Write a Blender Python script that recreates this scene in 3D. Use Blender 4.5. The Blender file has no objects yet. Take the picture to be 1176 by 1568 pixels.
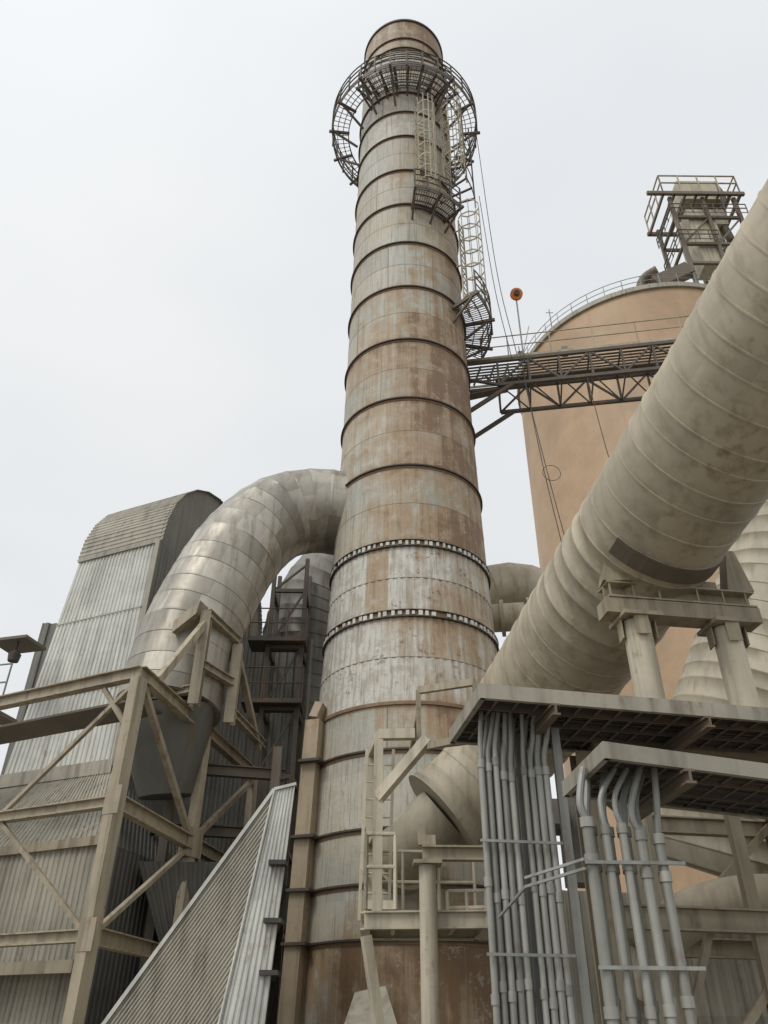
import bpy, math, random
from mathutils import Vector, Matrix
random.seed(7)
V=Vector
R=math.radians
scene=bpy.context.scene

# ------------------------------------------------------------------ materials
class NT:
    def __init__(s,nt): s.nt=nt
    def n(s,t): return s.nt.nodes.new(t)
    def l(s,a,b): s.nt.links.new(a,b)
    def inp(s,sock,v):
        if v is None: return
        if hasattr(v,'is_linked'): s.l(v,sock)
        else: sock.default_value=v
    def m(s,op,a,b=None,c=None,clamp=False):
        x=s.n('ShaderNodeMath'); x.operation=op; x.use_clamp=clamp
        s.inp(x.inputs[0],a); s.inp(x.inputs[1],b); s.inp(x.inputs[2],c); return x.outputs[0]
    def noise(s,vec,scale,detail=4,rough=.55,dist=0):
        x=s.n('ShaderNodeTexNoise'); s.inp(x.inputs['Vector'],vec); x.inputs['Scale'].default_value=scale
        x.inputs['Detail'].default_value=detail; x.inputs['Roughness'].default_value=rough; x.inputs['Distortion'].default_value=dist
        return x.outputs['Fac']
    def scale(s,vec,sc):
        x=s.n('ShaderNodeMapping'); s.l(vec,x.inputs[0]); x.inputs['Scale'].default_value=sc; return x.outputs[0]
    def ss(s,v,a,b):
        x=s.n('ShaderNodeMapRange'); x.interpolation_type='SMOOTHSTEP'; s.inp(x.inputs[0],v)
        x.inputs[1].default_value=a; x.inputs[2].default_value=b; return x.outputs[0]
    def mix(s,f,a,b,mode='MIX'):
        x=s.n('ShaderNodeMix'); x.data_type='RGBA'; x.blend_type=mode; s.inp(x.inputs[0],f)
        for i,v in ((6,a),(7,b)):
            if isinstance(v,tuple): x.inputs[i].default_value=(v[0],v[1],v[2],1)
            else: s.l(v,x.inputs[i])
        return x.outputs[2]
    def grey(s,v):
        x=s.n('ShaderNodeCombineColor')
        for i in range(3): s.inp(x.inputs[i],v)
        return x.outputs[0]

def new_mat(name):
    m=bpy.data.materials.new(name); m.use_nodes=True; nt=m.node_tree
    return m,NT(nt),nt.nodes['Principled BSDF']

def weathered(name,col,rust=0.3,rustcol=(.20,.11,.05),dirt=.45,dirtcol=(.10,.082,.06),metal=0.0,rough=.6,tint=.25,nscale=1.0,bump=0,streak=1.0):
    m,t,b=new_mat(name)
    tc=t.n('ShaderNodeTexCoord'); P=tc.outputs['Object']
    at=t.n('ShaderNodeAttribute'); at.attribute_name='tint'
    sep=t.n('ShaderNodeSeparateColor'); t.l(at.outputs['Color'],sep.inputs[0])
    big=t.noise(P,.8*nscale,4,.65)
    fine=t.noise(P,7*nscale,3,.65)
    st=t.noise(t.scale(P,(3.2*nscale,3.2*nscale,.22*nscale)),1.6,3,.6)
    c=t.mix(t.ss(big,.3,.72),tuple(x*.82 for x in col),tuple(min(1,x*1.14) for x in col))
    br=t.m('ADD',1-tint/2,t.m('MULTIPLY',sep.outputs[0],tint))
    br=t.m('MULTIPLY',br,t.m('ADD',.86,t.m('MULTIPLY',fine,.28)))
    c=t.mix(1.0,c,t.grey(br),'MULTIPLY')
    d=t.m('MULTIPLY',t.ss(st,.44,.70),dirt*streak)
    d=t.m('ADD',d,t.m('MULTIPLY',t.ss(t.m('ADD',t.m('MULTIPLY',big,.6),t.m('MULTIPLY',fine,.4)),.50,.70),dirt*.5),clamp=True)
    c=t.mix(d,c,dirtcol)
    if rust>0:
        rn=t.m('ADD',t.m('ADD',t.m('MULTIPLY',big,.35),t.m('MULTIPLY',fine,.3)),t.m('MULTIPLY',st,.35))
        rf=t.m('MULTIPLY',t.ss(rn,.58-.12*rust,.68-.10*rust),min(1,.35+rust))
        c=t.mix(rf,c,rustcol)
    t.l(c,b.inputs['Base Color'])
    b.inputs['Metallic'].default_value=metal
    t.l(t.m('ADD',rough-.12,t.m('MULTIPLY',fine,.25)),b.inputs['Roughness'])
    if bump>0:
        bp=t.n('ShaderNodeBump'); bp.inputs['Strength'].default_value=bump; bp.inputs['Distance'].default_value=.03
        t.l(big,bp.inputs['Height']); t.l(bp.outputs[0],b.inputs['Normal'])
    return m

def chimney_mat():
    # tint.R panel random, tint.G rust amount, tint.B white/peel type
    m,t,b=new_mat('chimney_cladding')
    P=t.n('ShaderNodeTexCoord').outputs['Object']
    at=t.n('ShaderNodeAttribute'); at.attribute_name='tint'
    sep=t.n('ShaderNodeSeparateColor'); t.l(at.outputs['Color'],sep.inputs[0])
    r,g,w=sep.outputs
    big=t.noise(P,.5,3,.6); mid=t.noise(P,1.9,5,.68,.4); fine=t.noise(P,10,4,.7)
    st=t.noise(t.scale(P,(3.4,3.4,.14)),1.3,4,.62)
    st2=t.noise(t.scale(P,(12.,12.,.35)),1.5,3,.6)
    base=t.mix(r,(.34,.335,.285),(.45,.445,.39))
    base=t.mix(t.m('MULTIPLY',t.ss(big,.36,.60),.7),base,(.44,.385,.285))
    wh=t.mix(t.ss(mid,.38,.54),(.40,.365,.295),(.56,.545,.49))
    base=t.mix(t.ss(w,.1,.6),base,wh)
    rv=t.m('ADD',t.m('ADD',t.m('MULTIPLY',mid,.30),t.m('MULTIPLY',st,.42)),t.m('MULTIPLY',big,.28))
    rv=t.m('ADD',rv,t.m('MULTIPLY',t.m('SUBTRACT',g,.5),.38))
    tan=t.mix(t.ss(st2,.35,.65),(.29,.195,.105),(.41,.295,.175))
    c=t.mix(t.m('MULTIPLY',t.ss(rv,.46,.61),.90),base,tan)
    c=t.mix(t.m('MULTIPLY',t.ss(rv,.60,.70),.85),c,(.185,.105,.05))
    c=t.mix(t.m('MULTIPLY',t.ss(st2,.48,.70),.55),c,(.17,.14,.10))
    spv=t.m('ADD',t.m('MULTIPLY',mid,.5),t.m('MULTIPLY',fine,.5))
    c=t.mix(t.m('MULTIPLY',t.ss(spv,.56,.62),t.m('ADD',.25,t.m('MULTIPLY',w,.6))),c,(.10,.075,.05))
    c=t.mix(t.m('MULTIPLY',t.ss(spv,.45,.39),.45),c,(.50,.49,.44))
    c=t.mix(1.0,c,t.grey(t.m('ADD',.80,t.m('MULTIPLY',fine,.40))),'MULTIPLY')
    t.l(c,b.inputs['Base Color']); b.inputs['Roughness'].default_value=.6
    bp=t.n('ShaderNodeBump'); bp.inputs['Strength'].default_value=.4; bp.inputs['Distance'].default_value=.06
    t.l(mid,bp.inputs['Height']); t.l(bp.outputs[0],b.inputs['Normal'])
    return m

M_ch=chimney_mat()
M_band=weathered('band_dark_iron',(.06,.048,.038),rust=.5,rustcol=(.13,.07,.035),dirt=.2)
M_rustband=weathered('band_rust',(.22,.14,.08),rust=.7,dirt=.4)
M_rib=weathered('rib_patina',(.36,.285,.19),rust=.5,rustcol=(.27,.17,.09),dirt=.42)
M_seam=weathered('seam_strip',(.27,.22,.16),rust=.6,dirt=.5)
M_beige=weathered('beige_painted_steel',(.36,.305,.215),rust=.28,dirt=.48)
M_cream=weathered('cream_painted_steel',(.55,.49,.37),rust=.22,dirt=.36)
M_dkbeige=weathered('weathered_brown_steel',(.15,.122,.09),rust=.45,dirt=.5)
M_galv=weathered('galvanised_steel',(.30,.305,.28),rust=.15,dirt=.40,metal=.2,rough=.5)
M_conduit=weathered('galvanised_conduit',(.33,.33,.295),rust=.10,dirt=.48,metal=.2,rough=.5,tint=.5)
M_dark=weathered('dark_steel',(.045,.04,.035),rust=.3,dirt=.2)
M_rail=weathered('rusty_railing',(.10,.082,.062),rust=.5,dirt=.2)
M_railb=weathered('beige_railing',(.42,.36,.25),rust=.3,dirt=.3)
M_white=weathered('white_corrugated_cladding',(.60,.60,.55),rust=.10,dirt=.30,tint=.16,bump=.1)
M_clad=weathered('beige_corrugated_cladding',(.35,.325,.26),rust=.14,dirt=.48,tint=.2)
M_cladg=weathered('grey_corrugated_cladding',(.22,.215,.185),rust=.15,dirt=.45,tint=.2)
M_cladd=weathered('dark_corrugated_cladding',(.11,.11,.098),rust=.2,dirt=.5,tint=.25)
M_pipe=weathered('insulated_pipe_jacket',(.435,.38,.28),rust=.18,rustcol=(.26,.175,.10),dirt=.45,dirtcol=(.21,.165,.11),rough=.6,tint=.14,bump=.3)
M_pipe2=weathered('insulated_pipe_jacket_pale',(.40,.355,.265),rust=.16,dirt=.4,dirtcol=(.22,.18,.13),tint=.2,bump=.2)
M_alu=weathered('aluminium_duct_jacket',(.38,.355,.30),rust=.18,rustcol=(.24,.185,.12),dirt=.5,dirtcol=(.17,.145,.11),metal=.45,rough=.44,tint=.6,bump=.2)
M_silo=weathered('ochre_concrete',(.44,.30,.18),rust=.15,rustcol=(.38,.255,.145),dirt=.28,dirtcol=(.33,.23,.14),tint=.1,nscale=.25)
M_orange=weathered('beacon_orange',(.65,.20,.03),rust=0,dirt=.1)
M_conc=weathered('ground_concrete',(.21,.19,.155),rust=.05,dirt=.4)

# ------------------------------------------------------------------ mesh builder
class MB:
    def __init__(s): s.v=[]; s.f=[]; s.t=[]
    def face(s,idx,t=None): s.f.append(idx); s.t.append(t if t else (.5,.5,0))
    def box8(s,pts,t=None):
        b=len(s.v); s.v+= [V(p) for p in pts]
        if t is None: t=(random.random(),.5,0)
        for q in ((0,3,2,1),(4,5,6,7),(0,1,5,4),(1,2,6,5),(2,3,7,6),(3,0,4,7)): s.face([b+i for i in q],t)
    def beam(s,p,q,w,h,side=None,t=None,off=(0,0)):
        p=V(p);q=V(q); d=(q-p).normalized()
        if side is None:
            sd=d.cross(V((0,0,1)))
            if sd.length<1e-3: sd=V((1,0,0))
        else: sd=V(side)-d*d.dot(V(side))
        sd.normalize(); u=sd.cross(d)
        o=sd*off[0]+u*off[1]; a=sd*(w/2); c=u*(h/2)
        s.box8([p+o-a-c,p+o+a-c,p+o+a+c,p+o-a+c,q+o-a-c,q+o+a-c,q+o+a+c,q+o-a+c],t)
    def ibeam(s,p,q,w,h,side=None,th=.025):
        t=(random.random(),.5,0)
        s.beam(p,q,w,th,side,t,(0,h/2-th/2)); s.beam(p,q,w,th,side,t,(0,-h/2+th/2)); s.beam(p,q,th,h-2*th-.001,side,t)
    def box(s,c,sz,rz=0,t=None):
        c=V(c); m=Matrix.Rotation(rz,3,'Z'); x=m@V((sz[0]/2,0,0)); y=m@V((0,sz[1]/2,0)); z=V((0,0,sz[2]/2))
        s.box8([c-x-y-z,c+x-y-z,c+x+y-z,c-x+y-z,c-x-y+z,c+x-y+z,c+x+y+z,c-x+y+z],t)
    def sweep(s,pts,rs,n=12,caps=True,tf=None):
        pts=[V(p) for p in pts]; N=len(pts)
        if not hasattr(rs,'__len__'): rs=[rs]*N
        up=None; b=len(s.v)
        for i in range(N):
            d=(pts[min(i+1,N-1)]-pts[max(i-1,0)]).normalized()
            if up is None:
                up=d.orthogonal().normalized()
                if abs(d.z)<.95: up=(V((0,0,1))-d*d.z).normalized()
            up=(up-d*up.dot(d)).normalized(); sd=up.cross(d)
            for k in range(n):
                a=2*math.pi*k/n; s.v.append(pts[i]+(up*math.cos(a)+sd*math.sin(a))*rs[i])
        rt=random.random()
        for i in range(N-1):
            for k in range(n):
                k2=(k+1)%n
                t=tf(i,k) if tf else (rt,.5,0)
                s.face([b+i*n+k,b+i*n+k2,b+(i+1)*n+k2,b+(i+1)*n+k],t)
        if caps:
            s.face([b+k for k in range(n)][::-1]); s.face([b+(N-1)*n+k for k in range(n)])
    def tube(s,p,q,r,n=8): s.sweep([p,q],r,n)
    def lathe(s,c,prof,n=64,a0=0,a1=2*math.pi,tf=None):
        full=abs(a1-a0-2*math.pi)<1e-4; m=n if full else n+1; b=len(s.v)
        for (r,z) in prof:
            for k in range(m):
                a=a0+(a1-a0)*k/n; s.v.append(V((c[0]+r*math.sin(a),c[1]-r*math.cos(a),z)))
        for i in range(len(prof)-1):
            for k in range(n):
                k2=(k+1)%m
                s.face([b+i*m+k,b+i*m+k2,b+(i+1)*m+k2,b+(i+1)*m+k],tf(i,k) if tf else None)
    def ring(s,c,r0,r1,z0,z1,n=64,a0=0,a1=2*math.pi):
        s.lathe(c,[(r0,z0),(r1,z0),(r1,z1),(r0,z1),(r0,z0)],n,a0,a1)
    def tring(s,c,r,z,tr,n=48,a0=0,a1=2*math.pi):
        pr=[(r+tr*math.cos(x*math.pi/3),z+tr*math.sin(x*math.pi/3)) for x in range(7)]
        s.lathe(c,pr,n,a0,a1)
    def corr(s,a,b,c,d,pitch=.25,depth=.04,panel=8,rows=1):
        """corrugated sheet; ribs run a->d / b->c ; a-b is one edge, d-c the opposite"""
        a,b,c,d=map(V,(a,b,c,d)); nrm=(b-a).cross(d-a).normalized()
        L=max((b-a).length,(c-d).length); n=max(2,int(L/pitch))
        prof=((0,0),(.35,0),(.5,1),(.85,1))
        st=[]
        for i in range(n):
            for (x,h) in prof: st.append(((i+x)/n,h))
        st.append((1,0))
        base=len(s.v)
        for j in range(rows+1):
            w=j/rows
            for (x,h) in st:
                p=a.lerp(b,x).lerp(d.lerp(c,x),w); s.v.append(p+nrm*(h*depth))
        m=len(st); pt={}
        for j in range(rows):
            for i in range(m-1):
                key=(j,i//(panel*4))
                if key not in pt: pt[key]=random.random()
                k=base+j*m+i
                s.face([k,k+1,k+m+1,k+m],(pt[key],.5,0))
    def poly(s,pts,t=None):
        b=len(s.v); s.v+=[V(p) for p in pts]; s.face(list(range(b,b+len(pts))),t)
    def done(s,name,parent,mat,smooth=False,ang=35):
        me=bpy.data.meshes.new(name); me.from_pydata([tuple(x) for x in s.v],[],s.f)
        me.materials.append(mat)
        at=me.color_attributes.new('tint','FLOAT_COLOR','CORNER')
        buf=[]
        for f,t in zip(s.f,s.t):
            if hasattr(t[0],'__len__'):
                for q in t: buf+=[q[0],q[1],q[2],1.0]
            else: buf+= [t[0],t[1],t[2],1.0]*len(f)
        at.data.foreach_set('color',buf)
        if smooth:
            me.polygons.foreach_set('use_smooth',[True]*len(me.polygons)); me.set_sharp_from_angle(angle=R(ang))
        me.update()
        o=bpy.data.objects.new(name,me); bpy.context.collection.objects.link(o)
        if parent: o.parent=parent
        return o
def root(name,loc=(0,0,0)):
    e=bpy.data.objects.new(name,None); e.empty_display_size=.5; bpy.context.collection.objects.link(e); return e
def catmull(P,n=8):
    P=[V(p) for p in P]; out=[]
    Q=[P[0]*2-P[1]]+P+[P[-1]*2-P[-2]]
    for i in range(1,len(Q)-2):
        for k in range(n):
            t=k/n; a,b,c,d=Q[i-1],Q[i],Q[i+1],Q[i+2]
            out.append(.5*((2*b)+(c-a)*t+(2*a-5*b+4*c-d)*t*t+(3*b-a-3*c+d)*t**3))
    out.append(P[-1]); return out
def resample(path,offs):
    L=[0]
    for i in range(1,len(path)): L.append(L[-1]+(path[i]-path[i-1]).length)
    out=[];j=0
    for s_ in offs:
        while j<len(L)-2 and L[j+1]<s_: j+=1
        w=(s_-L[j])/max(1e-6,(L[j+1]-L[j])); out.append(path[j].lerp(path[j+1],w))
    return out,L[-1]
def ribbed(mb,ctrl,r,sp,rib=.02,ribw=.05,n=48,rfun=None,gore=16,jit=.15):
    path=catmull(ctrl,14); _,L=resample(path,[0])
    offs=[0];rs=[r]; seg=[0]; s_=0;k=0
    while s_<L-sp*.6:
        e=s_+sp*random.uniform(1-jit,1+jit); e=min(e,L)
        for (x,rr) in ((e-ribw,r),(e-ribw*.8,r+rib),(e-ribw*.2,r+rib),(e,r)):
            if x>offs[-1]+1e-4: offs.append(x);rs.append(rr);seg.append(k)
        s_=e;k+=1
    pts,_=resample(path,offs)
    if rfun: rs=[q*rfun(o/L) for q,o in zip(rs,offs)]
    tt={}
    def tf(i,kk):
        sg=seg[min(i+1,len(seg)-1)]
        key=(sg,(kk+7*sg)%n*gore//n)
        if key not in tt: tt[key]=random.random()
        return (tt[key],.5,0)
    mb.sweep(pts,rs,n,True,tf)

# ------------------------------------------------------------------ ground
g=MB(); g.poly([(-3000,-3000,0),(3000,-3000,0),(3000,3000,0),(-3000,3000,0)]); g.done('ground',None,M_conc)

# ------------------------------------------------------------------ chimney
C=(0.76,20.0)
def cr(z):
    T=[(0,2.70),(4.4,2.58),(8.2,2.46),(10.6,2.33),(12.7,2.24),(17.9,2.12),(23,2.06),(32,1.98),(36,1.96),(43,1.90)]
    for (a,b),(c,d) in zip(T,T[1:]):
        if z<=c: return b+(d-b)*(z-a)/(c-a)
    return 1.9
ch=root('industrial_chimney')
bands=[0,3.38,4.39,5.47,7.14,8.21,10.57,12.68,15.33,17.95,20.5,23.09,25.47,27.74,29.95,32.37,34.19,35.75,39.7,40.6,42.4]
rustlev=[.90,.52,.42,.38,.58,.48,.42,.60,.76,.80,.66,.46,.42,.42,.32,.20,.22,.44,.78,.92]
whit=   [0,0,.2,.3,0,.6,1,.0,0,0,0,0,.1,.1,.2,.5,.5,.2,0,0]
skin=MB(); seams=MB()
for si in range(len(bands)-1):
    z0,z1=bands[si],bands[si+1]; NN=72
    fl=si in (5,6); flute=0
    if fl: NN=288; flute=.016
    npan=8; o=random.randint(0,8); rows=max(1,round((z1-z0)/1.4)) if not fl else 2
    if si in (1,2,3): rows=1
    ws=sorted(set([j/rows for j in range(rows+1)]+[.12,.72])); nb=len(ws)
    tv={}
    def tf(j,k):
        out=[]
        ang=(k/NN)*360; ang=ang if ang<180 else ang-360
        pk=((k*72//NN+o)//9,j//2)
        if pk not in tv: tv[pk]=(random.random(),random.uniform(-.14,.14))
        for (kk,w_) in ((k,ws[j]),(k+1,ws[j]),(k+1,ws[j+1]),(k,ws[j+1])):
            s_=math.sin(2*math.pi*kk/NN+.15)
            gg=rustlev[si]+.32*s_-.05+tv[pk][1]
            gg+=.16*max(0,(w_-.72)/.28)+.22*max(0,(.12-w_)/.12)
            ww=whit[si]*(.75+.25*tv[pk][0])
            if si==6 and -33<ang<-17: ww=0; gg=.66
            out.append((tv[pk][0],max(0,min(1,gg)),ww))
        return out
    b=len(skin.v)
    for j in range(nb):
        z=z0+(z1-z0)*ws[j]; r=cr(z)
        for k in range(NN):
            a=2*math.pi*k/NN; rr=r-(flute if (k//2)%2 else 0)
            skin.v.append(V((C[0]+rr*math.sin(a),C[1]-rr*math.cos(a),z)))
    for j in range(nb-1):
        for k in range(NN):
            k2=(k+1)%NN; skin.face([b+j*NN+k,b+j*NN+k2,b+(j+1)*NN+k2,b+(j+1)*NN+k],tf(j,k))
    for p in range(8):
        a=2*math.pi*((p*9-o)%72)/72
        if fl and p%2: continue
        if random.random()<.45: continue
        q0=V((C[0]+(cr(z0)+.001)*math.sin(a),C[1]-(cr(z0)+.001)*math.cos(a),z0)); q1=V((C[0]+(cr(z1)+.001)*math.sin(a),C[1]-(cr(z1)+.001)*math.cos(a),z1))
        seams.beam(q0,q1,.022,.014,side=(math.cos(a),math.sin(a),0))
    if rows>1:
        for j in range(1,rows):
            z=z0+(z1-z0)*j/rows; seams.ring(C,cr(z)-.02,cr(z)+.005,z-.006,z+.006,72)
skin.done('shell',ch,M_ch,True,50)
seams.done('panel_seams',ch,M_seam)
bd=MB(); rb=MB(); clamps=MB()
for i,z in enumerate(bands[1:-1]):
    r=cr(z)
    if abs(z-12.68)<.01 or abs(z-10.57)<.01:
        for dz in (-.10,.08): bd.ring(C,r-.03,r+.07,z+dz,z+dz+.018,96)
        for k in range(84):
            if random.random()<.12: continue
            a=2*math.pi*(k+random.uniform(-.15,.15))/84; rr=r+.03
            clamps.box((C[0]+rr*math.sin(a),C[1]-rr*math.cos(a),z+random.uniform(-.01,.012)),(random.uniform(.06,.11),.06,random.uniform(.09,.14)),a)
        rb.ring(C,r-.02,r+.012,z-.079,z+.079,72)
    elif abs(z-8.21)<.01: rb.ring(C,r-.02,r+.05,z-.04,z+.04,72)
    else:
        bd.ring(C,r-.02,r+.075,z-.03,z+.012,96)
        rb.ring(C,r-.02,r+.02,z-.10,z-.0305,72)
bd.ring(C,1.86,1.97,42.33,42.45,72)
bd.done('stiffener_rings',ch,M_band,True); rb.done('rust_rings',ch,M_rustband,True); clamps.done('flange_clips',ch,M_white)
inn=MB(); inn.lathe(C,[(1.84,42.3),(1.84,36)],48); inn.done('flue_liner',ch,M_dark,True)
bx=MB()
bx.beam((-1.78,18.66,0),(-1.58,18.84,8.15),.36,.60,side=(1,-.35,0)); bx.beam((-1.58,18.84,8.16),(-1.45,18.9,8.55),.22,.60,side=(1,-.35,0)); bx.done('side_rib',ch,M_rib)
fr=MB()
for z,x in ((3.38,-1.70),(4.39,-1.68),(5.47,-1.65),(7.14,-1.61)):
    fr.box((x+.04,18.70,z-.01),(.54,.74,.06),-.35)
fr.done('side_rib_bands',ch,M_band)

def railing(mb,pts,h=1.1,rr=.024,post=1.0,toe=None):
    for p,q in zip(pts,pts[1:]):
        p=V(p);q=V(q);u=V((0,0,1))
        for k in (h,h*.55): mb.tube(p+u*k,q+u*k,rr,6)
        n=max(1,round((q-p).length/post))
        for i in range(n+1):
            b=p.lerp(q,i/n); mb.tube(b,b+u*(h+.0),rr,6)
        mb.beam(p+u*.06,q+u*.06,.01,.12)
def arc_platform(par,name,z,r0,r1,a0,a1,mat,rail=True,step=6,h=1.1,brk=1,bar=2.4,heavy=1.0):
    s=MB(); n=max(6,int(abs(a1-a0)/4)); A0,A1=R(a0),R(a1)
    full=abs(a1-a0)>=359.9
    if full: A1=A0+2*math.pi
    s.ring(C,r1-.03,r1,z-.09*heavy,z+.08,n,A0,A1); s.ring(C,r0,r0+.04,z-.07,z+.02,n,A0,A1)
    for rr in (r0+(r1-r0)*.33,r0+(r1-r0)*.66): s.ring(C,rr,rr+.03,z-.04,z+.01,n,A0,A1)
    def pt(a,r,zz): return V((C[0]+r*math.sin(a),C[1]-r*math.cos(a),zz))
    k=a0
    while k<=a1+.01:
        a=R(k); s.beam(pt(a,r0,z),pt(a,r1-.03,z),.018,.03); k+=bar
    k=a0;i=0
    while k<=a1+.01:
        a=R(k)
        if i%brk==0:
            s.beam(pt(a,r0-.02,z-.12),pt(a,r1+.14,z-.12),.08*heavy,.11)
            s.beam(pt(a,r0-.4,z-1.1),pt(a,r1-.15,z-.18),.07*heavy,.07)
        if rail:
            s.beam(pt(a,r1+.02,z-.12),pt(a,r1+.02,z+h),.05*heavy,.05,side=(math.cos(a),math.sin(a),0))
        k+=step;i+=1
    if rail:
        for hh in (.37*h,.7*h,h): s.tring(C,r1+.02,z+hh,.024*heavy,n,A0,A1)
        s.ring(C,r1,r1+.01,z+.02,z+.16,n,A0,A1)
    return s.done(name,par,mat)
arc_platform(ch,'top_platform',35.6,2.5,3.25,-180,180,M_rail,step=12,brk=2,bar=4,heavy=1.2)
arc_platform(ch,'front_stage',36.3,2.0,2.75,-48,52,M_rail,step=12.5,h=1.3,brk=1,bar=3.5,heavy=1.1)
arc_platform(ch,'ladder_landing',27.6,2.03,2.85,5,44,M_rail,step=9.75,brk=2,bar=2.0)
arc_platform(ch,'side_landing',22.9,2.1,3.05,48,112,M_rail,step=12.8,brk=2,bar=2.0)
def ladder(par,name,ang,z0,z1,r,mat,cage=True):
    s=MB(); a=R(ang); o=V((math.sin(a),-math.cos(a),0)); sd=V((math.cos(a),math.sin(a),0))
    def P(u,w,z): return V((C[0],C[1],z))+o*(r+w)+sd*u
    for u in (-.22,.22): s.beam(P(u,.2,z0),P(u,.2,z1),.06,.04,side=o)
    z=z0
    while z<z1: s.tube(P(-.22,.2,z),P(.22,.2,z),.018,5); z+=.3
    z=z0+.5
    if cage:
        cp=[(-.22,.2),(-.36,.38),(-.36,.68),(-.2,.92),(0,.97),(.2,.92),(.36,.68),(.36,.38),(.22,.2)]
        while z<z1+.9:
            for (p,q) in zip(cp,cp[1:]): s.beam(P(*p,z),P(*q,z),.015,.07)
            z+=.75
        for p in cp[1:-1]: s.beam(P(*p,z0+.5),P(*p,z1+.9),.045,.015,side=sd)
    z=z0+.3
    while z<z1:
        for u in (-.22,.22): s.beam(P(u,0,z),P(u,.2,z),.04,.04)
        z+=2
    return s.done(name,par,mat)
ladder(ch,'caged_ladder_upper',17,27.8,33.2,2.0,M_railb)
ladder(ch,'caged_ladder_top',48,30.0,35.6,2.0,M_railb)
ladder(ch,'caged_ladder_side',62,22.9,27.8,2.15,M_railb)
s=MB()
for k in range(6):
    a=R(30+4*k); s.beam((C[0]+2.5*math.sin(a),C[1]-2.5*math.cos(a),27.6+.5*k),(C[0]+2.5*math.sin(a+.1),C[1]-2.5*math.cos(a+.1),28.0+.5*k),.06,.06)
for z in (30.0,32.4):
    for a in (56,66,76): s.beam((C[0]+1.95*math.sin(R(a)),C[1]-1.95*math.cos(R(a)),z),(C[0]+2.9*math.sin(R(a)),C[1]-2.9*math.cos(R(a)),z+.1),.06,.08)
    s.ring(C,2.85,2.88,z+.05,z+.15,10,R(54),R(80))
    s.tring(C,2.87,z+1.0,.02,10,R(54),R(80))
for a in (56,80): s.tube((C[0]+2.87*math.sin(R(a)),C[1]-2.87*math.cos(R(a)),29.8),(C[0]+2.87*math.sin(R(a)),C[1]-2.87*math.cos(R(a)),35.6),.03,6)
s.done('side_stage_frame',ch,M_rail)
cb=MB()
for pts in ([(4.02,20,36.2),(4.3,20.2,27),(4.75,20.4,22.4)],[(3.95,20.4,31.9),(4.2,20.4,26),(4.55,20.4,22.2)],[(4.75,20.0,22.4),(5.0,19.8,17),(5.35,19.5,12)],[(4.9,20.4,21),(5.2,20,16.5),(5.55,19.6,12.0)],[(7.1,20.3,21.2),(7.25,20,17),(7.5,19.8,15.0)]):
    cb.sweep(catmull(pts,8),.014,6)
cb.sweep([V((5.25+.28*math.sin(x*.4),19.8,16.6+.3*math.cos(x*.4))) for x in range(17)],.010,6)
cb.done('hanging_cables',ch,M_dark)

# ------------------------------------------------------------------ truss bridge
br=root('truss_walkway_bridge')
s=MB(); zt,zb=22.5,21.3
a=V((3.0,21.0,0)); d=V((1,-.165,0)).normalized(); n_=V((.165,1,0)).normalized()
Lb=17.0
def BP(x,w,z): return a+d*x+n_*w+V((0,0,z))
for w in (0,1.5):
    s.beam(BP(0,w,zt),BP(Lb,w,zt),.11,.14); s.beam(BP(1.1,w,zb),BP(Lb,w,zb),.11,.13)
    x=1.1;up=True
    while x<Lb-1:
        s.beam(BP(x,w,zb),BP(x,w,zt),.07,.07)
        s.beam(BP(x,w,zb if up else zt),BP(x+1.1,w,zt if up else zb),.065,.065); up=not up; x+=1.1
x=0
while x<Lb:
    s.beam(BP(x,0,zt-.03),BP(x,1.5,zt-.03),.05,.06); s.beam(BP(x+1.1,0,zb),BP(x+1.1,1.5,zb),.05,.05)
    s.beam(BP(x+1.1,0,zb),BP(x+2.2,1.5,zb),.04,.04); x+=1.1
s.beam(BP(-.6,0,zb-1.5),BP(1.6,0,zb),.10,.14); s.beam(BP(-.6,1.5,zb-1.5),BP(1.6,1.5,zb),.10,.14)
s.beam(BP(-.5,0,zt-.6),BP(1.1,0,zb),.09,.09); s.beam(BP(-.4,0,zt),BP(0,0,zt),.12,.14)
for x in (.2,.7,1.2): s.beam(BP(x,0,zb+.1),BP(x+.3,0,zt-.2),.06,.06)
s.beam(BP(-.3,.2,zb-.3),BP(1.4,.2,zb-.05),.3,.06)
s.done('trusses',br,M_rail)
s=MB()
for w in (.35,.5,.65,.8,.95,1.1): s.beam(BP(0,w,zt+.10),BP(Lb,w,zt+.10),.07,.03)
s.done('deck_planks',br,M_dkbeige)
s=MB()
for w in (0.02,1.48): railing(s,[BP(0,w,zt+.13),BP(Lb,w,zt+.13)],1.1,.022,1.5)
s.done('handrails',br,M_railb)
s=MB()
for w,r in ((.20,.07),(1.3,.09)): s.tube(BP(1,w,zt+.25),BP(Lb,w,zt+.25),r,10)
s.done('pipes',br,M_dkbeige)
s=MB()
for x in (2.0,3.6): s.box(BP(x,.3,zt+.4),(.22,.2,.35),-.16)
s.done('junction_boxes',br,M_galv)
s=MB()
for k in range(7): s.sweep([BP(.6+k*.22+.13*math.sin(x*.5),.2,zb+.5+.18*math.cos(x*.5)+.1*math.sin(k*2)) for x in range(13)],.02,5)
s.done('coiled_hoses',br,M_dark)
bc=root('warning_beacon')
s=MB(); s.tube((5.02,20.55,22.6),(5.02,20.55,25.5),.03,8); s.tube((5.02,20.55,22.6),(5.35,20.5,24.0),.015,6); s.done('post',bc,M_galv)
s=MB(); s.sweep([(5.02,20.50,25.72),(5.02,20.38,25.67)],.24,24); s.done('disc',bc,M_orange,True)
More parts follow.
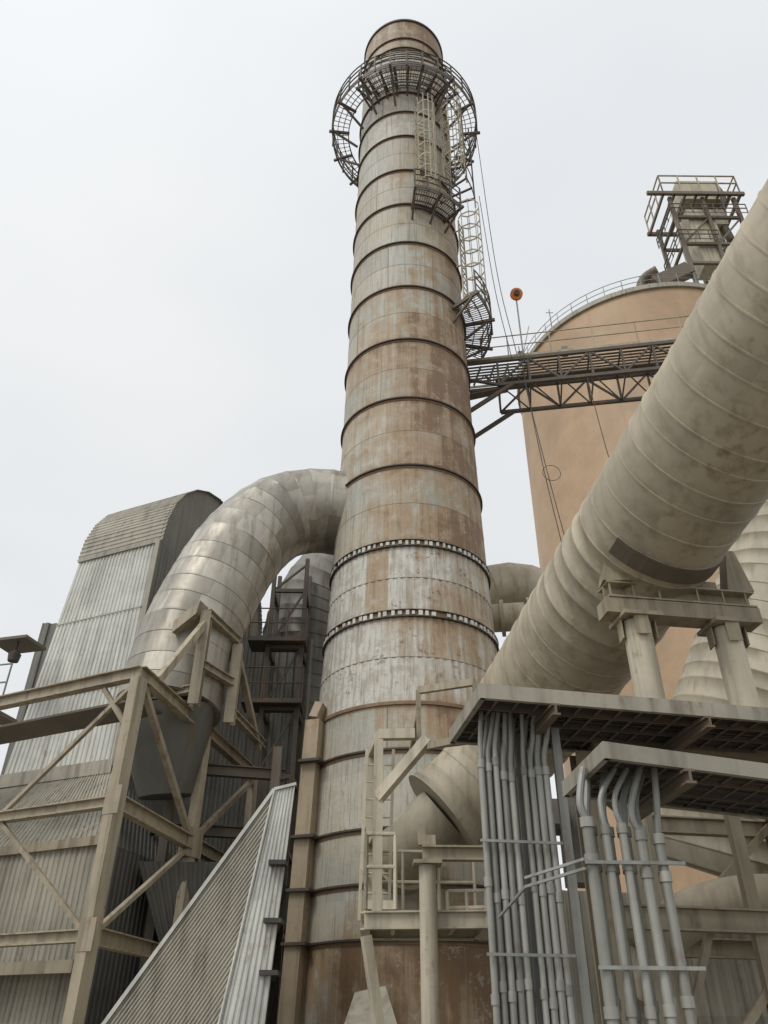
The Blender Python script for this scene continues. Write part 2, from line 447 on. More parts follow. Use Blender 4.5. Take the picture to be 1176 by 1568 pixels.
s=MB(); s.sweep([(5.02,20.37,25.67),(5.02,20.30,25.65)],.11,16); s.done('lamp',bc,M_dark,True)

# ------------------------------------------------------------------ silo
si=root('concrete_silo'); SC=(22.1,50.0); SZ=49.4; SR=10.4
s=MB(); s.lathe(SC,[(SR,0),(SR,SZ)],96); s.done('wall',si,M_silo,True)
s=MB(); s.ring(SC,SR-.1,SR+.2,SZ-.2,SZ+.25,96); s.done('rim',si,M_clad,True)
s=MB(); s.lathe(SC,[(SR,SZ+.25),(6,SZ+1.9),(0.01,SZ+2.4)],64); s.done('roof',si,M_clad,True)
s=MB()
for hh in (.55,1.1): s.tring(SC,SR+.1,SZ+.25+hh,.03,96)
for k in range(48):
    an=2*math.pi*k/48; s.tube((SC[0]+(SR+.1)*math.sin(an),SC[1]-(SR+.1)*math.cos(an),SZ+.2),(SC[0]+(SR+.1)*math.sin(an),SC[1]-(SR+.1)*math.cos(an),SZ+1.35),.03,6)
s.tube((13.4,44.3,SZ),(13.4,44.3,SZ+2.6),.04,6); s.tube((13.1,44.3,SZ+2.2),(13.7,44.3,SZ+2.2),.03,6)
s.done('roof_railing',si,M_galv)
s=MB(); s.sweep(catmull([(20.2,41.6,SZ+.3),(20.2,41.6,SZ+2.2),(20.6,41.2,SZ+2.9),(21.3,40.6,SZ+3.0)],6),.42,16)
s.beam((21.0,41,SZ+1.8),(24,41,SZ+3.6),.8,1.2); s.done('roof_vent',si,M_dkbeige,True)

hh=root('silo_headhouse_tower')
s=MB(); X0,X1,Y0,Y1=23.6,30.2,40.4,44.5
for x in (X0+.6,X0+3.4,X1-.5):
    for y in (Y0+.4,Y1-.4): s.beam((x,y,SZ-1),(x,y,62.2),.28,.28)
for z in (53.6,56,59.5):
    for y in (Y0+.4,Y1-.4): s.beam((X0+.6,y,z),(X1-.5,y,z),.22,.26)
    s.beam((X0+.6,Y0+.4,z),(X0+.6,Y1-.4,z),.2,.26)
s.beam((X0+.6,Y0+.4,56),(X0+3.4,Y0+.4,59.5),.14,.14); s.beam((X0+3.4,Y0+.4,56),(X1-.5,Y0+.4,59.5),.14,.14)
s.beam((X0-1.4,Y0,62.25),(X1+.3,Y0,62.25),.25,.35); s.beam((X0-.2,Y1,62.25),(X1+.3,Y1,62.25),.25,.35)
for i in range(8):
    x=X0+i*(X1-X0)/7; s.beam((x,Y0,62.2),(x,Y1,62.2),.16,.25)
s.done('frame',hh,M_dkbeige)
s=MB()
railing(s,[(X0,Y1,62.5),(X0,Y0,62.5),(X1,Y0,62.5),(X1,Y1,62.5)],2.3,.07,1.6); s.done('railing',hh,M_railb)
s=MB(); s.box(((X0+X1)/2+.3,42.4,64.0),(3.4,2.4,2.6)); s.box((X0+2.9,42.2,58.7),(2.2,2.4,4.4)); s.box((X0+4.8,42.4,60.8),(1.3,1.6,2.0))
s.box8([(X0+2.1,41.1,54.2),(X0+3.3,41.1,54.2),(X0+3.3,43,54.2),(X0+2.1,43,54.2),(X0+1.8,41.0,56.5),(X0+4,41.0,56.5),(X0+4,43.4,56.5),(X0+1.8,43.4,56.5)])
s.done('housing',hh,M_cream)
s=MB(); railing(s,[(X0+.2,Y1-.5,56.1),(X0+.2,Y0,56.1),(X0+3.5,Y0,56.1)],1.2,.05,.9); railing(s,[(X0+.2,Y1-.5,59.6),(X0+.2,Y0,59.6),(X1,Y0,59.6)],1.2,.05,.9)
s.sweep(catmull([(29.2,42,66),(29.6,42,64),(28.8,42,61),(29,42,58)],6),.35,10)
s.done('side_platforms',hh,M_rail)

# ------------------------------------------------------------------ big insulated pipe (right)
pp=root('insulated_pipeline')
A=V((2.90,15.1,7.10)); B_=V((5.32,6.3,9.52)); D=(B_-A).normalized()
s=MB()
ribbed(s,[A+D*19,A+D*14,A+D*9.2,A+D*4.6,A+D*.6,V((2.42,15.75,6.55)),V((1.85,16.0,5.95)),V((1.22,16.05,5.42))],1.10,.38,.014,.04,n=72,gore=8,jit=.25,rfun=lambda w:1-.20*max(0,min(1,(w-.87)/.10)))
s.done('jacket',pp,M_pipe,True,60)
s=MB(); s.sweep([(1.25,16.05,5.45),(1.17,16.05,5.38)],[.95,.95],64)
s.sweep(catmull([(1.20,16.05,5.41),(.90,16.15,5.15),(.62,16.5,4.9),(.48,17.0,4.75),(.45,17.8,4.7)],6),.56,36)
s.sweep([(.52,16.85,4.80),(.50,16.95,4.78)],.66,36)
s.done('end_elbow',pp,M_pipe2,True,50)
s=MB()
c0=A+D*5.15
up=(V((0,0,1))-D*D.z).normalized(); sdv=D.cross(up).normalized()
N=20
for k in range(N):
    a0=math.pi*(.70+.60*k/N); a1=math.pi*(.70+.60*(k+1)/N)
    p=c0+(up*math.cos(a0)+sdv*math.sin(a0))*1.125; q=c0+(up*math.cos(a1)+sdv*math.sin(a1))*1.125
    s.beam(p,q,.30,.02,side=D)
s.done('saddle_plate',pp,M_dkbeige)

ps=root('pipe_support_trestle')
s=MB()
for x,y in ((3.70,10.45),(5.08,10.65)):
    s.sweep([(x,y,5.36),(x,y,6.78)],.20,32)
s.done('columns',ps,M_cream,True)
s=MB()
for x,y in ((3.70,10.45),(5.08,10.65)):
    s.box((x,y,6.82),(.58,.58,.06),.14); s.box((x,y,5.35),(.6,.6,.05),.14)
    for dx,dy in ((.26,0),(-.26,0),(0,.26),(0,-.26)): s.beam((x+dx*.95,y+dy*.95,6.5),(x+dx*.95,y+dy*.95,6.79),.02 if dx else .2,.2 if dx else .02)
s.beam((3.22,10.40,6.98),(5.6,10.72,6.98),.34,.24); 
s.ibeam((3.28,10.40,7.24),(5.58,10.72,7.24),.36,.26)
for x in (3.34,3.7,4.1,4.7,5.1,5.46): s.beam((x,10.42+(x-3.34)*.14-.165,7.13),(x,10.42+(x-3.34)*.14-.165,7.35),.025,.02)
s.done('crosshead',ps,M_beige)
s=MB()
for x,y,z in ((3.46,10.40,8.05),(5.42,10.70,8.1)):
    s.box8([(x-.2,y-.16,7.38),(x+.2,y-.16,7.38),(x+.2,y+.16,7.38),(x-.2,y+.16,7.38),(x-.06,y-.14,z),(x+.06,y-.14,z),(x+.06,y+.14,z),(x-.06,y+.14,z)])
s.box((4.1,10.5,7.45),(.6,.2,.14),.14); s.box((4.8,10.6,7.45),(.5,.2,.14),.14)
s.done('saddle_gussets',ps,M_beige)

d2=root('insulated_duct')
s=MB(); ribbed(s,[(14.5,13.2,19.5),(11.6,14.8,14),(9.3,16.2,9.5),(7.9,17.0,6.6),(7.2,17.6,4.4)],1.9,.40,.014,.05,n=64,gore=12); s.done('jacket',d2,M_pipe2,True,60)
d3=root('elbow_duct')
s=MB(); ribbed(s,[(2.4,22.4,13.3),(3.4,22.4,13.75),(4.4,22.4,13.85),(5.4,22.3,13.3),(6.0,22.2,12.0),(6.2,22.2,10)],.85,.6,.01,.04,n=40); s.done('jacket',d3,M_pipe,True,60)
s=MB(); s.sweep([(3.0,21.2,12.2),(4.2,21,12.2)],.42,24); s.sweep([(3.5,21.15,12.2),(3.6,21.13,12.2)],.55,24); s.sweep([(4.2,21,12.2),(4.3,21,12.2)],.55,24)
s.done('flanged_branch',d3,M_pipe2,True,50)

# ------------------------------------------------------------------ arched duct (left)
ad=root('arched_duct')
s=MB()
ribbed(s,[(.3,20.4,14.6),(-.7,20.2,15.05),(-1.76,20,15.2),(-2.5,19.9,15.1),(-3.15,19.7,14.75),(-3.72,19.4,14.0),(-4.2,19.0,12.9),(-4.58,18.7,11.6),(-4.88,18.5,10.4),(-5.03,18.35,9.3),(-5.08,18.2,8.2)],1.30,.55,.012,.03,n=56,gore=11,jit=.12,rfun=lambda w:1-.05*w)
s.done('jacket',ad,M_alu,True,22)
s=MB(); s.sweep([(-5.08,18.2,8.22),(-5.0,18.35,7.3),(-4.9,18.5,6.3)],[1.15,.9,.6],40); s.done('lower_cone',ad,M_cladd,True,50)

# ------------------------------------------------------------------ left clad filter tower
ft=root('baghouse_filter_building')
FR=V((-6.70,20.0,0)); FL=V((-9.45,21.25,0)); dl=(FL-FR).normalized(); db=V((.25,.968,0)).normalized()
zt=14.1; zb=7.4; DD=8.0
U=V((0,0,1)); BW=V((-.7,.32,0))
s=MB(); s.corr(FL+BW+U*zb,FR+U*zb,FR+U*zt,FL+U*zt,.16,.03,panel=6,rows=4)
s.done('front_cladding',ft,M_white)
s=MB(); s.corr(FR+U*(zb-.2),FR+db*DD+U*(zb-.2),FR+db*DD+U*zt,FR+U*zt,.20,.035,rows=3)
K=14; RH=3.7
for k in range(K):
    t0=math.pi*k/K; t1=math.pi*(k+1)/K
    p=lambda t:(DD/2*(1-math.cos(t)), zt+RH*math.sin(t))
    (x0,z0),(x1,z1)=p(t0),p(t1)
    s.poly([FR+db*x0+U*zt,FR+db*x1+U*zt,FR+db*x1+U*z1,FR+db*x0+U*z0])
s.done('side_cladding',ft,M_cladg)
s=MB()
Ro=FR+(-dl)*.12; Lo=FL+dl*.12
for k in range(K):
    t0=math.pi*k/K; t1=math.pi*(k+1)/K
    (x0,z0),(x1,z1)=p(t0),p(t1)
    s.corr(Ro+db*x0+U*z0,Ro+db*x1+U*z1,Lo+db*x1+U*z1,Lo+db*x0+U*z0,.14,-.022,rows=2)
s.done('arched_roof',ft,M_clad)
s=MB()
s.beam(FR+U*(zt-.03)-db*.05,FL+U*(zt-.03)-db*.05,.06,.16); s.beam(FR-db*.04+U*zb,FR-db*.04+U*zt,.12,.10)
s.beam(FR+U*zb-db*.06,FL+BW+U*zb-db*.06,.10,.35)
for z in (9.6,11.9): s.beam(FR+U*z-db*.045,FL+BW*((zt-z)/6.7)+U*z-db*.045,.012,.03)
s.done('trim',ft,M_clad)
s=MB()
BR,BL=V((-5.75,17.3,0)),V((-12.5,20.7,0))
s.corr(BL+U*5.1,BR+U*5.1,FR+U*7.3,FL+V((-1,.5,0))+U*7.3,.15,.025,panel=9,rows=1)
s.corr(BL+U*2.9,BR+U*2.9,BR+U*5.1,BL+U*5.1,.15,.025,panel=9,rows=1)
s.corr(BL+V((.3,.6,0)),BR+V((.1,.6,0)),BR+V((.1,.6,3.2)),BL+V((.3,.6,3.2)),.15,.025,panel=9,rows=1)
s.poly([BL+U*2.9,BR+U*2.9,BR+V((.1,.7,2.9)),BL+V((.3,.7,2.9))])
s.done('lower_front_cladding',ft,M_clad)
s=MB()
s.corr(BR,BR+db*8,BR+db*8+U*5.1,BR+U*5.1,.18,.03,panel=9,rows=2)
s.corr(BR+U*5.1,BR+db*8+U*5.1,FR+db*8+U*7.3,FR+U*7.3,.18,.03,panel=9,rows=1)
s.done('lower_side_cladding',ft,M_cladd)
s=MB()
s.beam(BR+U*2.85-db*.1,BL+U*2.85-db*.1,.08,.22); s.beam(BR+U*5.1-db*.08,BL+U*5.1-db*.08,.08,.18); s.done('casing_trim',ft,M_beige)
s=MB()
def hopper(cx,cy,w,z0,z1):
    q=[(cx-w,cy-w),(cx+w,cy-w),(cx+w,cy+w),(cx-w,cy+w)]; e=.25
    r_=[(cx-e,cy-e),(cx+e,cy-e),(cx+e,cy+e),(cx-e,cy+e)]
    for i in range(4):
        j=(i+1)%4; s.corr((*r_[i],z0),(*r_[j],z0),(*q[j],z1),(*q[i],z1),.2,.03)
hopper(-3.9,19.6,1.3,2.2,4.9); hopper(-3.6,22.6,1.3,2.2,4.9)
s.done('dust_hoppers',ft,M_cladd)

dk=root('rear_process_building')
s=MB(); s.corr((-11,23.2,0),(-2.35,24.2,0),(-2.35,24.2,12.9),(-11,23.2,12.9),.25,.05,panel=6,rows=5)
s.corr((-2.35,24.2,0),(-2.0,27.5,0),(-2.0,27.5,12.9),(-2.35,24.2,12.9),.25,.05,rows=4); s.done('walls',dk,M_cladg)
s=MB(); s.poly([(-6.2,23.77,12.9),(-2.35,24.2,12.9),(-2.0,27.5,12.9),(-6.2,27.5,12.9)]); s.done('roof',dk,M_cladd)
s=MB()
ribbed(s,[(1.5,26.4,16.6),(-.2,26.2,16.8),(-1.7,26.0,16.1),(-2.5,25.9,14.6),(-2.75,25.85,12.4),(-2.8,25.8,6),(-2.8,25.8,0)],1.6,.5,.02,.05,n=40); s.done('descending_duct',dk,M_cladg,True,50)
s=MB()
for x,y in ((-3.6,22.9),(-2.55,22.9),(-3.6,24.1),(-2.55,24.1)):
    s.beam((x,y,0),(x,y,15.2),.13,.13)
for z in range(2,16,2):
    s.beam((-3.6,22.9,z),(-2.55,22.9,z),.10,.12); s.beam((-3.6,22.9,z),(-3.6,24.1,z),.10,.12); s.beam((-2.55,22.9,z),(-2.55,24.1,z),.10,.12)
    if z<15: s.beam((-3.6,22.9,z),(-2.55,22.9,z+(2 if z<14 else 1)),.06,.06)
for z in (10.1,12.1): railing(s,[(-4.2,22.6,z),(-2.4,22.6,z)],1.1,.025,.6); s.beam((-4.2,23.0,z),(-2.4,23.0,z),.9,.06)
s.done('stair_tower',dk,M_rail)

# ------------------------------------------------------------------ left steel frame tower
sf=root('steel_support_frame')
s=MB()
K0=V((-4.87,15.0,0)); LD=V((-3.56,1.8,0)).normalized(); RD=V((1.35,7.0,0)).normalized()
z1,z2,z3=7.83,5.32,3.14
s.beam(K0,K0+U*7.7,.22,.26,side=LD); 
for k in (1,2): 
    s.beam(K0+RD*3.6*k,K0+RD*3.6*k+U*7.7,.2,.2,side=LD)
    s.beam(K0+LD*5.2*k,K0+LD*5.2*k+U*7.7,.22,.22,side=LD)
for z in (z1,z2,z3,.95):
    s.ibeam(K0+U*z,K0+U*z+LD*11,.2,.26 if z==z1 else .2); s.ibeam(K0+U*z,K0+U*z+RD*7.4,.2,.28)
def br_(p,q,w=.12): s.beam(p,q,w,w)
br_(K0+U*(z1-.2)+RD*.2,K0+U*(z2+.1)+RD*3.5); br_(K0+U*(z1-.2)+RD*7.1,K0+U*(z2+.1)+RD*3.7)
br_(K0+U*(z2-.1)+RD*3.5,K0+U*(z3+.1)+RD*.2,.09); br_(K0+U*(z2-.1)+RD*3.8,K0+U*(z3+.1)+RD*7,.09)
br_(K0+U*(z3-.1)+RD*3.5,K0+U*.1+RD*.2,.09)
br_(K0+U*(z1-.3)+LD*.2,K0+U*(z2+.1)+LD*2.9,.08); br_(K0+U*(z2-.1)+LD*2.9,K0+U*(z3+.1)+LD*.2,.08)
br_(K0+U*(z1-.2)+LD*.9,K0+U*(z1-1.2),.09)
for z in (z2,z3):
    s.beam(K0+U*(z-.25)-RD*.135,K0+U*(z+.25)-RD*.135,.36,.02,side=LD)
    s.beam(K0+U*(z-.3)+RD*3.6,K0+U*(z+.3)+RD*3.6,.24,.5,side=LD)
s.done('columns_and_beams',sf,M_beige)
s=MB()
p1=V((-4.2,17.0,0)); p2=V((-3.6,18.2,0))
for p_,zz in ((p1,10.2),(p2,9.9),):
    s.ibeam(p_+U*7.9,p_+U*zz,.24,.24,side=(1,0,0))
s.ibeam(p1+U*8.9,p2+U*8.9,.18,.2); s.ibeam(p1+U*10.2,p2+U*10.0,.18,.2)
s.ibeam(p1+U*8.3+LD*1.6,p1+U*8.3,.16,.18); s.ibeam(p2+U*8.2,p2+U*8.2+RD*2.5,.18,.2)
s.beam(p1+U*9.95,K0+U*8+RD*.8,.15,.15); s.beam(p2+U*9.7,p2+RD*2.2+U*8,.14,.14)
s.box8([p1+V((-.75,-.05,9.65)),p1+V((-.2,-.25,10.05)),p1+V((-.1,.25,10.1)),p1+V((-.65,.35,9.7)),p1+V((-.75,-.05,9.95)),p1+V((-.15,-.25,10.4)),p1+V((-.05,.25,10.45)),p1+V((-.65,.35,10.0))])
s.done('duct_stools',sf,M_beige)
s=MB(); 
s.beam(K0+U*(z1-.2)+RD*1.2+LD*.4,K0+U*(z1-.2)+RD*1.2+LD*11,.9,.05)
s.done('walkway_deck',sf,M_dkbeige)
s=MB()
for z,y in ((7.2,19.2),(6.0,20.2),(4.4,19.5),(3.0,20.4)):
    s.ibeam((-5.6,y,z),(-2.4,y+.7,z),.2,.26)
for x,y in ((-5.0,19.4),(-3.1,21.0),(-2.5,19.0)): s.beam((x,y,0),(x,y,7.6),.2,.2)
s.done('rear_beams',sf,M_dkbeige)
s=MB(); 
s.beam((-13.5,20.6,8.55),(-9.6,19.6,8.55),1.0,.10); s.beam((-10.6,20.3,10.75),(-9.5,20.0,10.75),.9,.08); s.done('side_platform_decks',sf,M_dkbeige)
s=MB(); railing(s,[(-13.5,20.0,8.6),(-9.5,19.0,8.6)],1.1,.025,.8); s.done('side_platform_railing',sf,M_galv)
fl=root('floodlight'); s=MB(); s.tube((-9.95,19.9,10.7),(-9.95,19.9,10.45),.03,8); s.sweep([(-9.95,19.9,10.45),(-9.95,19.9,10.35),(-9.95,19.9,10.15)],[.06,.17,.14],16); s.done('lamp_head',fl,M_dark,True)

# ------------------------------------------------------------------ inclined conveyor gallery
gl=root('inclined_conveyor_gallery')
s=MB()
T=V((-1.98,15,5.52)); n0=V((-5.62,15,-.05)); fb=V((-2.75,14.4,-.05))
s.corr(T,fb,fb,n0,.13,-.024,panel=6)
s.done('sloped_side_cladding',gl,M_clad)
s=MB()
s.corr(fb,V((-1.88,14.6,-.05)),V((-1.60,15.0,5.62)),T,.12,.022,panel=3,rows=3); s.done('end_cladding',gl,M_white)
s=MB()
s.poly([T,n0,n0+V((0,1.8,0)),T+V((0,1.8,0))]); s.poly([(-1.60,15.0,5.62),T,T+V((0,1.8,0)),(-1.9,16.8,5.60)]); s.poly([(-1.60,15.0,5.62),(-1.9,16.8,5.60),(-2.2,16.8,0),(-1.88,14.6,0)]); s.done('roof',gl,M_clad)
s=MB(); s.beam(T+V((0,-.03,.03)),n0+V((0,-.03,.03)),.07,.06); s.beam(T+V((0,-.04,.0)),fb+V((0,-.04,.0)),.05,.02); s.beam(T+V((0,-.02,.04)),(-1.58,14.98,5.66),.06,.05); s.done('edge_trim',gl,M_white)
s=MB()
for z in (2.6,3.35,4.25): s.box((-1.78,14.78+.05*z/5,z),(.30,.4,.07)); 
s.done('tie_brackets',gl,M_dark)

# ------------------------------------------------------------------ centre access platform
cp=root('access_platform')
s=MB()
px0,px1,py0,py1,pz=-.22,1.55,12.9,14.2,3.15
s.ibeam((px0,py0,pz),(px1,py0-.1,pz+.02),.14,.24); s.ibeam((px0,py1,pz),(px1,py1-.1,pz),.14,.24); s.ibeam((px0,py0,pz),(px0,py1,pz),.14,.24); s.ibeam((px1,py0-.1,pz),(px1,py1,pz),.14,.24)
s.beam((px0+.02,py0-.02,pz-.2),(.34,py0+.2,0.0),.13,.13)
for x in (.2,.65,1.1): s.beam((x,py0,pz),(x,py1,pz),.06,.12)
for (x,y) in ((-.05,12.95),(-.18,13.9)): s.beam((x,y,pz),(x,y,5.95),.15,.13)
s.beam((-.05,12.95,5.9),(-.18,13.9,5.9),.12,.14); s.beam((-.05,12.95,5.92),(.55,12.9,5.92),.14,.16)
s.beam((-.05,12.95,4.9),(.75,12.6,5.75),.16,.16)
s.beam((-.05,12.95,4.4),(-.18,13.9,4.4),.08,.08)
s.done('platform_frame',cp,M_cream)
s=MB(); s.box(((px0+px1)/2,(py0+py1)/2,pz+.14),(1.7,1.2,.03)); s.done('deck_grating',cp,M_dkbeige)
s=MB(); railing(s,[(px0,py0,pz+.15),(.22,py0,pz+.15)],1.05,.032,.45); railing(s,[(px0,py0,pz+.15),(px0,py1,pz+.15)],1.05,.032,.6); railing(s,[(px0,py1,pz+.15),(px1,py1,pz+.15)],1.05,.028,.6); railing(s,[(1.0,py0,pz-.1),(px1,py0-.1,pz-.1)],.5,.028,.3)
s.done('handrail',cp,M_cream)
s=MB()
s.beam((-.32,13.35,3.2),(-.25,13.35,5.8),.05,.05); s.beam((.13,13.35,3.2),(.20,13.35,5.8),.05,.05)
z=3.3
while z<5.8: s.tube((-.30,13.35,z),(.17,13.35,z),.016,6); z+=.28
s.done('ladder',cp,M_cream)
st=root('pipe_prop'); 
s=MB(); s.sweep([(.69,12.6,0),(.69,12.6,3.85)],.125,28); s.done('column',st,M_cream,True)
s=MB(); s.box((.69,12.6,3.88),(.42,.38,.05)); s.ibeam((.62,12.6,4.02),(1.6,12.6,4.02),.18,.2); s.ibeam((.74,12.75,4.02),(.9,15.2,4.2),.18,.2); s.box((.69,12.6,4.2),(.26,.1,.14)); s.beam((.62,12.6,4.13),(.60,12.6,4.4),.05,.12); s.done('head',st,M_beige)
hd=root('hopper_hood'); s=MB()
s.box8([(-.62,14.9,0),(.35,14.9,0),(.35,16.2,0),(-.62,16.2,0),(-.62,15.0,1.75),(.30,15.0,1.9),(.10,15.8,2.5),(-.42,15.8,2.4)]); s.done('hood',hd,M_clad)
s=MB()
for z in (5.75,6.72): s.beam((.62,13,z),(1.55,12.6,z),.08,.12)
for x,y in ((.62,13),(1.55,12.6)): s.beam((x,y,5.75),(x,y,6.72),.08,.08)
s.beam((.62,13,5.72),(1.2,11.2,5.3),.08,.1)
s.beam((.62,13,6.3),(.55,15.5,6.3),.08,.1)
s.done('landing_frame',cp,M_beige)

# ------------------------------------------------------------------ cable trays
def tray(name,A_,B_,C_,z,th=.14,ntr=4):
    r=root(name); A_,B_,C_=V((*A_,z)),V((*B_,z)),V((*C_,z)); dx=(B_-A_).normalized(); dy=(C_-A_); W=dy.length; dy.normalize(); L=(B_-A_).length
    s=MB()
    def chan(p,q,inn):
        s.beam(p,q,.012,th+.04); s.beam(p+inn*.03-U*(th/2+.012),q+inn*.03-U*(th/2+.012),.07,.012); s.beam(p+inn*.03+U*(th/2+.012),q+inn*.03+U*(th/2+.012),.07,.012)
    chan(A_,B_,dy); chan(A_,C_,dx); chan(C_,C_+dx*L,-dy)
    s.done('outer_rails',r,M_clad)
    s=MB()
    for i in range(1,ntr):
        o=dy*(W*i/ntr); s.beam(A_+o,A_+o+dx*L,.02,th)
    x=.25
    while x<L:
        s.beam(A_+dx*x+U*(-th/2+.03),A_+dx*x+dy*W+U*(-th/2+.03),.03,.02); x+=.27
    s.done('ladder_rungs',r,M_dkbeige)
    s=MB()
    for i in range(ntr):
        n=7
        for k in range(n):
            o=dy*(W*(i+(k+.7)/(n+.6))/ntr); zz=-.01+random.uniform(-.008,.012)
            s.tube(A_+o+dx*.1+U*zz,A_+o+dx*L+U*zz,random.uniform(.016,.027),6)
    s.done('cables',r,M_dark)
    s=MB()
    q=[A_+dy*.03+dx*.03,A_+dx*L+dy*.03,A_+dx*L+dy*(W-.03),A_+dy*(W-.03)+dx*.03]
    s.box8([p+U*(th/2-.03) for p in q]+[p+U*(th/2-.015) for p in q]); s.done('cover_plate',r,M_dkbeige)
    s=MB(); x=.9
    while x<L:
        s.ibeam(A_+dx*x-dy*.1-U*(th/2+.12),A_+dx*x+dy*(W+.1)-U*(th/2+.12),.10,.14); x+=2.0
    s.done('cross_bearers',r,M_dkbeige)
    return r
tray('cable_tray_rack',(1.17,9.0),(8.2,10.35),(.93,10.7),5.15)
tray('cable_tray_rack',(2.12,7.5),(6.6,9.1),(2.0,8.9),3.98,.12,3)

cd=root('conduit_bundle'); s=MB(); fit=MB()
for row in range(2):
    for k in range(9 if row==0 else 8):
        x=1.22+k*.092+(row*.045); y=9.75+row*.14+.015*k
        if k>=5: x+=.07
        top=4.45+random.uniform(-.12,.15); r_=random.choice((.033,.038,.044))
        s.sweep([(x,y,0),(x+.004,y,top*.5),(x,y,top)],r_,12)
        e=random.uniform(.02,.10)
        s.sweep(catmull([(x,y,top),(x+.004,y,top+.2),(x+e*.5,y-.03,top+.4),(x+e,y-.06,5.14)],5),r_*.85,10)
        for zf in (top,random.uniform(3.0,3.3),random.uniform(2.0,2.2)): fit.sweep([(x,y,zf-.05),(x,y,zf+.05)],r_*1.25,12)
s.done('conduits',cd,M_conduit,True); fit.done('couplings',cd,M_conduit,True)
s=MB()
for z in (1.3,2.45,3.6): s.beam((1.15,9.66,z),(2.12,9.78,z),.03,.03)
s.beam((1.78,10.15,0),(1.78,10.15,5.0),.16,.16); s.beam((2.2,9.9,0),(2.2,9.9,5.0),.10,.10)
s.done('clamps',cd,M_galv)
cd=root('conduit_bundle'); s=MB(); fit=MB(); fx=MB()
for row in range(2):
    for k in range(5 if row==0 else 4):
        x=1.98+k*.165+row*.07; y=7.95+row*.2
        top=3.44-.03*k+random.uniform(-.07,.05); r_=random.choice((.04,.048,.055))
        s.sweep([(x,y,0),(x,y,top)],r_,14)
        e=random.uniform(.03,.2); bl=random.uniform(-.06,.03)
        fx.sweep(catmull([(x,y,top),(x+bl,y,top+.15),(x+bl+.03,y+.02,top+.32),(x+e,y+.05,3.95)],6),r_*.70,10)
        for zf in (top-.02,top-.35,1.9+random.uniform(-.05,.05)): fit.sweep([(x,y,zf-.04),(x,y,zf+.05)],r_*1.25,14)
s.done('conduits',cd,M_conduit,True); fit.done('couplings',cd,M_conduit,True); fx.done('flexible_conduits',cd,M_galv,True)
s=MB(); s.beam((1.9,7.88,3.05),(2.83,7.9,3.05),.03,.03); s.beam((1.9,7.88,2.2),(2.83,7.9,2.2),.03,.03)
for z in (3.0,3.08): s.beam((1.9,7.9,z),(1.45,8.6,z-.05),.025,.025)
s.beam((1.45,8.6,2.95),(1.3,9.62,2.8),.025,.025)
s.done('clamps',cd,M_galv)

# ------------------------------------------------------------------ lower right structure
lr=root('pipe_rack_structure')
s=MB()
for x,y,zt_ in ((3.0,11.6,5.0),(2.75,10.9,5.0),(5.6,11.5,5.0),(7.6,12.0,5.0),(4.6,14.5,5.2),(7.0,14.8,5.2)):
    s.ibeam((x,y,0),(x,y,zt_),.24,.26,side=(1,.15,0))
for z in (3.0,4.9):
    s.ibeam((2.75,11.0,z),(9,12.2,z),.2,.28); s.ibeam((4.6,14.5,z),(9,15.2,z),.2,.28)
    s.ibeam((3.0,11.6,z),(4.6,14.5,z),.2,.28); s.ibeam((5.6,11.5,z),(7.0,14.8,z),.2,.28)
s.beam((4.6,14.5,3),(7.0,14.8,5),.12,.12); s.beam((5.6,11.5,.2),(7.6,12,3),.12,.12); s.beam((5.6,11.5,3),(3.0,11.6,.3),.10,.10)
s.beam((2.9,10.9,5.12),(8.5,11.7,5.12),.3,.16); s.beam((3.7,10.2,5.29),(3.8,11.2,5.29),.2,.07); s.beam((5.08,10.4,5.29),(5.2,11.4,5.29),.2,.07)
s.beam((3.0,11.45,.1),(4.3,11.6,2.9),.09,.09); s.beam((4.9,11.5,0),(4.9,11.5,4.8),.16,.16)
s.done('frame',lr,M_beige)
s=MB(); s.sweep(catmull([(3.6,13.2,2.2),(4.3,13.2,3.1),(5.2,13,3.45),(6.5,12.9,3.5),(10,12.6,3.5)],6),.34,24); s.sweep([(2.35,12.4,0),(2.35,12.4,4.4)],.20,20)
s.sweep([(3.55,11.9,0),(3.55,11.9,4.8)],.09,14); s.sweep([(3.8,12.0,0),(3.8,12.0,4.8)],.06,12)
s.done('pipes',lr,M_pipe,True)
s=MB(); s.box((2.35,12.4,4.5),(.8,.8,.35)); s.box((3.0,12.6,4.2),(.5,.5,1.2)); s.box((8.5,14.0,4.3),(2.2,1.2,1.0)); s.done('equipment_boxes',lr,M_cladg)
s=MB(); s.corr((3.3,18.2,0),(13,19.5,0),(13,19.5,4.4),(3.3,18.2,4.4),.3,.05,rows=2); s.done('rear_wall',lr,M_clad)

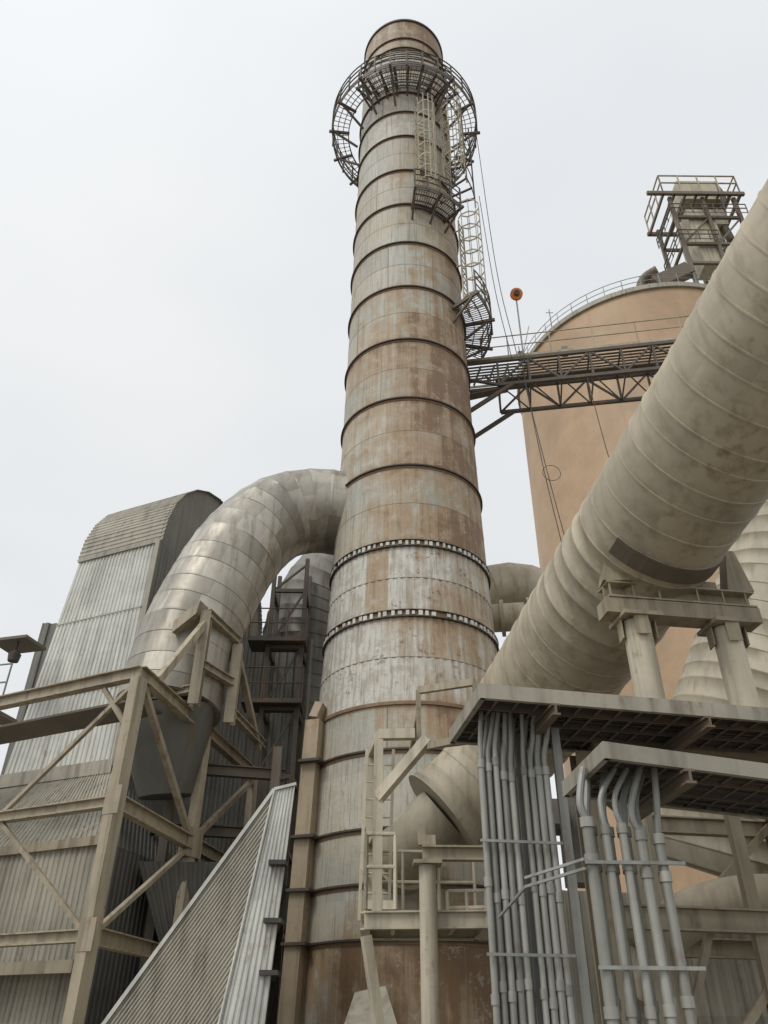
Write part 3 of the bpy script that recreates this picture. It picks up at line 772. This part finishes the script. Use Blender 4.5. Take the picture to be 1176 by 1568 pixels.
# ------------------------------------------------------------------ world + sun
w=bpy.data.worlds.new('World'); scene.world=w; w.use_nodes=True; nt=w.node_tree; nt.nodes.clear(); t=NT(nt)
sun_el,sun_az=R(50),R(225)
sd=V((math.sin(sun_az)*math.cos(sun_el),math.cos(sun_az)*math.cos(sun_el),math.sin(sun_el)))
sky=t.n('ShaderNodeTexSky'); sky.sky_type='NISHITA'; sky.sun_disc=False; sky.sun_elevation=sun_el; sky.sun_rotation=sun_az; sky.dust_density=4
G=t.n('ShaderNodeTexCoord').outputs['Generated']
cn=t.noise(t.scale(G,(1,1,2.2)),1.4,3,.5)
dot=t.n('ShaderNodeVectorMath'); dot.operation='DOT_PRODUCT'; t.l(G,dot.inputs[0]); dot.inputs[1].default_value=tuple(sd)
glow=t.m('MULTIPLY',t.m('POWER',t.m('MAXIMUM',dot.outputs['Value'],0.0),3.0),.5)
lev=t.m('ADD',t.m('ADD',.80,t.m('MULTIPLY',cn,.15)),glow)
col=t.mix(t.ss(cn,.35,.65),(.93,.965,1.0),(.975,.99,1.0))
cl=t.mix(1.0,col,t.grey(lev),'MULTIPLY')
b1=t.n('ShaderNodeBackground'); t.l(sky.outputs[0],b1.inputs[0]); b1.inputs[1].default_value=.06
b2=t.n('ShaderNodeBackground'); t.l(cl,b2.inputs[0]); b2.inputs[1].default_value=1.0
mx=t.n('ShaderNodeMixShader'); mx.inputs[0].default_value=.95; t.l(b1.outputs[0],mx.inputs[1]); t.l(b2.outputs[0],mx.inputs[2])
o=t.n('ShaderNodeOutputWorld'); t.l(mx.outputs[0],o.inputs[0])
L=bpy.data.lights.new('sun','SUN'); L.energy=1.15; L.angle=R(18); L.color=(1,.96,.90)
lo=bpy.data.objects.new('sun',L); lo.rotation_euler=(-sd).to_track_quat('-Z','Y').to_euler(); lo.location=(0,0,60); bpy.context.collection.objects.link(lo)

# ------------------------------------------------------------------ camera
cam=bpy.data.cameras.new('camera'); co=bpy.data.objects.new('camera',cam); bpy.context.collection.objects.link(co)
cam.sensor_fit='VERTICAL'; cam.sensor_height=32; cam.lens=1210/1568*32; cam.clip_end=9000; cam.clip_start=.05
Mx=(Matrix.Rotation(math.pi/2+R(34.2),4,'X')@Matrix.Rotation(R(.55),4,'Z')); Mx.translation=(0,0,1.6); co.matrix_world=Mx
scene.camera=co
scene.view_settings.view_transform='Standard'; scene.view_settings.look='None'; scene.view_settings.exposure=0
